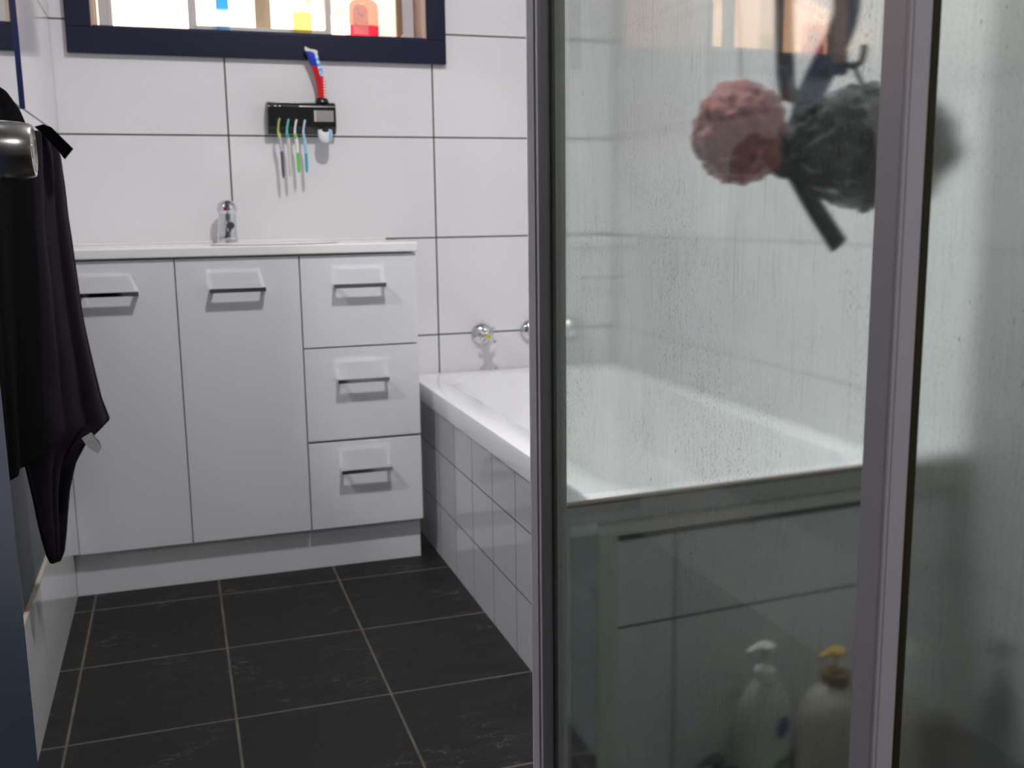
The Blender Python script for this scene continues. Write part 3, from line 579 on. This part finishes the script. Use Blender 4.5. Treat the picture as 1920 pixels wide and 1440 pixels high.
def strap(pts, wd, mat, name, parent, th=.002):
    bm = BM(); pts = smoothpts(pts, 5); A = []
    for i, p in enumerate(pts):
        d_ = (pts[min(i+1, len(pts)-1)]-pts[max(0, i-1)]).normalized(); s_ = d_.cross(Vector((0, 1, 0))).normalized()*wd/2
        A.append([bm.verts.new(p+s_+Vector((0, th/2, 0))), bm.verts.new(p-s_+Vector((0, th/2, 0))), bm.verts.new(p-s_-Vector((0, th/2, 0))), bm.verts.new(p+s_-Vector((0, th/2, 0)))])
    for a, b_ in zip(A, A[1:]):
        for k in range(4): bm.faces.new((a[k], a[(k+1) % 4], b_[(k+1) % 4], b_[k]))
    bm.faces.new(A[0]); bm.faces.new(A[-1][::-1]); return obj(name, bm, mat, parent, smooth='auto')
strap([(1.150, -1.83, 1.085), (1.190, -1.70, 1.130), (1.189, -1.672, 1.16), (1.184, -1.67, 1.213), (1.183, -1.665, 1.29), (1.180, -1.65, 1.50), (1.178, -1.645, 1.957)], .032, m_strapg, 'strap', t_)
t_ = thing('wash_bag', 'blue and pink strapped wash bag hanging behind the charcoal bath puff', 'wash bag', (1.29, -1.66, 1.14))
strap([(1.222, -1.66, 1.10), (1.240, -1.66, 1.155), (1.265, -1.66, 1.203), (1.289, -1.66, 1.25), (1.304, -1.655, 1.30), (1.32, -1.65, 1.50), (1.325, -1.645, 1.957)], .048, m_strapb, 'blue_strap', t_)
bm = BM(); box(bm, 1.258, 1.300, -1.672, -1.658, 1.183, 1.206, .005); obj('bag_top', bm, m_strapb, t_)
strap([(1.281, -1.6745, 1.20), (1.279, -1.672, 1.28), (1.278, -1.655, 1.5), (1.278, -1.646, 1.957)], .026, pbr('dusty_pink_band', (.42, .24, .22), .6), 'pink_band', t_)
t_ = thing('back_brush', 'dark-handled back brush hanging head up in the shower', 'brush', (1.30, -1.70, .92))
bm = BM(); tube(bm, smoothpts([(1.200, -1.655, 1.055), (1.225, -1.656, 1.022), (1.258, -1.656, .978), (1.305, -1.656, .918)], 5), [.013, .013, .013, .014, .0145, .015, .0155, .016, .0165, .0165, .017, .017, .017, .017, .0175, .0175], 18, flat=.4, upv=(0, 1, 0)); obj('handle', bm, pbr('dark_grey_handle', (.035, .045, .05), .4), t_, smooth='auto')
bm = BM(); lathe(bm, [(0, 0), (.032, 0), (.036, .006), (.034, .014), (0, .018)], (1.205, -1.641, 1.060), (0, -1, 0), 26, 1, 1.0); obj('head', bm, pbr('dark_grey_handle', (.035, .045, .05), .4), t_, smooth='auto')
t_ = thing('hanging_hook', 'small dark double hook above the charcoal bath puff', 'hook', (1.355, -1.65, 1.18))
bm = BM(); tube(bm, smoothpts([(1.320, -1.68, 1.228), (1.316, -1.68, 1.205), (1.304, -1.68, 1.197), (1.286, -1.68, 1.197)], 4), .0055, 10); tube(bm, smoothpts([(1.302, -1.68, 1.197), (1.310, -1.69, 1.170), (1.29, -1.76, 1.115)], 4), .004, 10); obj('hook', bm, m_strapg, t_, smooth='auto')

# ------------------------------------------------------------------ bottles on the shower floor
def pump_bottle(cx, y, r, hb, ht, mbody, mpump, label, depth=.62, rot=0, collar=None, noz=-1):
    t_ = thing('pump_bottle', label, 'bottle', (cx, y, 0), 'pump bottles on the shower floor')
    bm = BM(); lathe(bm, [(0, .001), (r*.92, .001), (r, .006), (r, hb*.72), (r*.93, hb*.84), (r*.72, hb*.94), (r*.42, hb), (0, hb)], (cx, y, 0), (0, 0, 1), 36, 1, depth, rot); body = obj('body', bm, mbody, t_, smooth='auto')
    bm = BM(); lathe(bm, [(0, hb), (r*.36, hb), (r*.36, hb+.018), (r*.30, hb+.021), (0, hb+.021)], (cx, y, 0), (0, 0, 1), 28); obj('collar', bm, collar or mpump, t_, smooth='auto')
    bm = BM(); lathe(bm, [(0, hb+.02), (.0045, hb+.02), (.0045, ht-.012), (.0135, ht-.011), (.0145, ht-.003), (.011, ht), (0, ht)], (cx, y, 0), (0, 0, 1), 24)
    tube(bm, smoothpts([(cx, y, ht-.005), (cx+noz*.020, y-.004, ht-.004), (cx+noz*.036, y-.006, ht-.009)], 4), [.0085, .008, .0075, .007, .0065, .006, .0055, .005, .004], 12); obj('pump', bm, mpump, t_, smooth='auto')
    return t_
m_wb = plast('white_bottle', (.50, .52, .47), .45); m_cream = plast('cream_bottle', (.46, .43, .35), .45); m_gold = plast('gold_pump', (.62, .40, .06))
b1 = pump_bottle(1.128, -1.755, .046, .238, .300, m_wb, plast('white_pump', (.80, .82, .80)), 'white pump bottle with blue oval badge on the shower floor', noz=-1)
bm = BM(); lathe(bm, [(0, 0), (.0125, 0), (.0125, .0012), (0, .0016)], (1.146, -1.7835, .168), (.28, -1, 0), 24, 1, 1.5); obj('badge', bm, plast('blue_badge', (.015, .03, .22)), b1)
bm = BM(); prism(bm, [(1.120, .085), (1.150, .095), (1.160, .118), (1.140, .112)], -1.787, -1.783); obj('leaf_mark', bm, plast('green_mark', (.05, .16, .04)), b1)
pump_bottle(1.258, -1.760, .064, .215, .274, m_cream, m_gold, 'wide cream pump bottle with a gold pump on the shower floor', collar=plast('amber_collar', (.20, .12, .05)), noz=-1)
pump_bottle(1.372, -1.760, .042, .190, .262, m_cream, plast('white_pump', (.80, .82, .80)), 'slim pump bottle half hidden behind the corner post', noz=1)
pump_bottle(1.395, -1.960, .035, .28, .345, plast('dark_blue_bottle', (.01, .03, .05)), plast('dark_blue_pump', (.02, .05, .07)), 'dark blue pump bottle behind the fogged front pane', noz=-1)
pump_bottle(1.082, -1.690, .024, .058, .080, plast('dark_teal_bottle', (.01, .06, .06)), plast('dark_blue_pump', (.02, .05, .07)), 'short dark teal bottle on the shower floor by the bath end', noz=-1)

# ------------------------------------------------------------------ ceiling lamp, added fill lamp
lt = thing('ceiling_lamp', 'small round ceiling lamp over the middle of the room', 'lamp', (LAMP[0], LAMP[1], H-.001))
bm = BM(); lathe(bm, [(0, 0), (.07, 0), (.07, -.02), (.05, -.035), (0, -.035)], (LAMP[0], LAMP[1], H-.0005), (0, 0, 1), 32); obj('base', bm, plast('white_plastic', (.8, .8, .83)), lt, smooth='auto')
def bulb(t, x, y, z, size, watts, col):
    ld = bpy.data.lights.new('lamp_bulb', 'AREA'); ld.shape = 'DISK'; ld.size = size; ld.energy = watts; ld.color = col
    lo = bpy.data.objects.new('lamp_bulb', ld); C.objects.link(lo); lo.location = (x, y, z); lo.parent = t; lo.matrix_parent_inverse = Matrix.Translation(t.location).inverted()
bulb(lt, LAMP[0], LAMP[1], LAMP[2], .14, LAMP_W, (1.0, .985, 1.0))
l2 = thing('ceiling_lamp', 'added fill lamp on the unseen ceiling behind the camera', 'lamp', (LAMP2[0], LAMP2[1], H-.001))  # added unseen lamp that brightens the posts and camera-facing fronts
bm = BM(); lathe(bm, [(0, 0), (.12, 0), (.12, -.02), (.09, -.035), (0, -.035)], (LAMP2[0], LAMP2[1], H-.0005), (0, 0, 1), 32); obj('base', bm, plast('white_plastic', (.8, .8, .83)), l2, smooth='auto')
bulb(l2, LAMP2[0], LAMP2[1], LAMP2[2], .30, FILL_LAMP_W, (1.0, .97, .96))
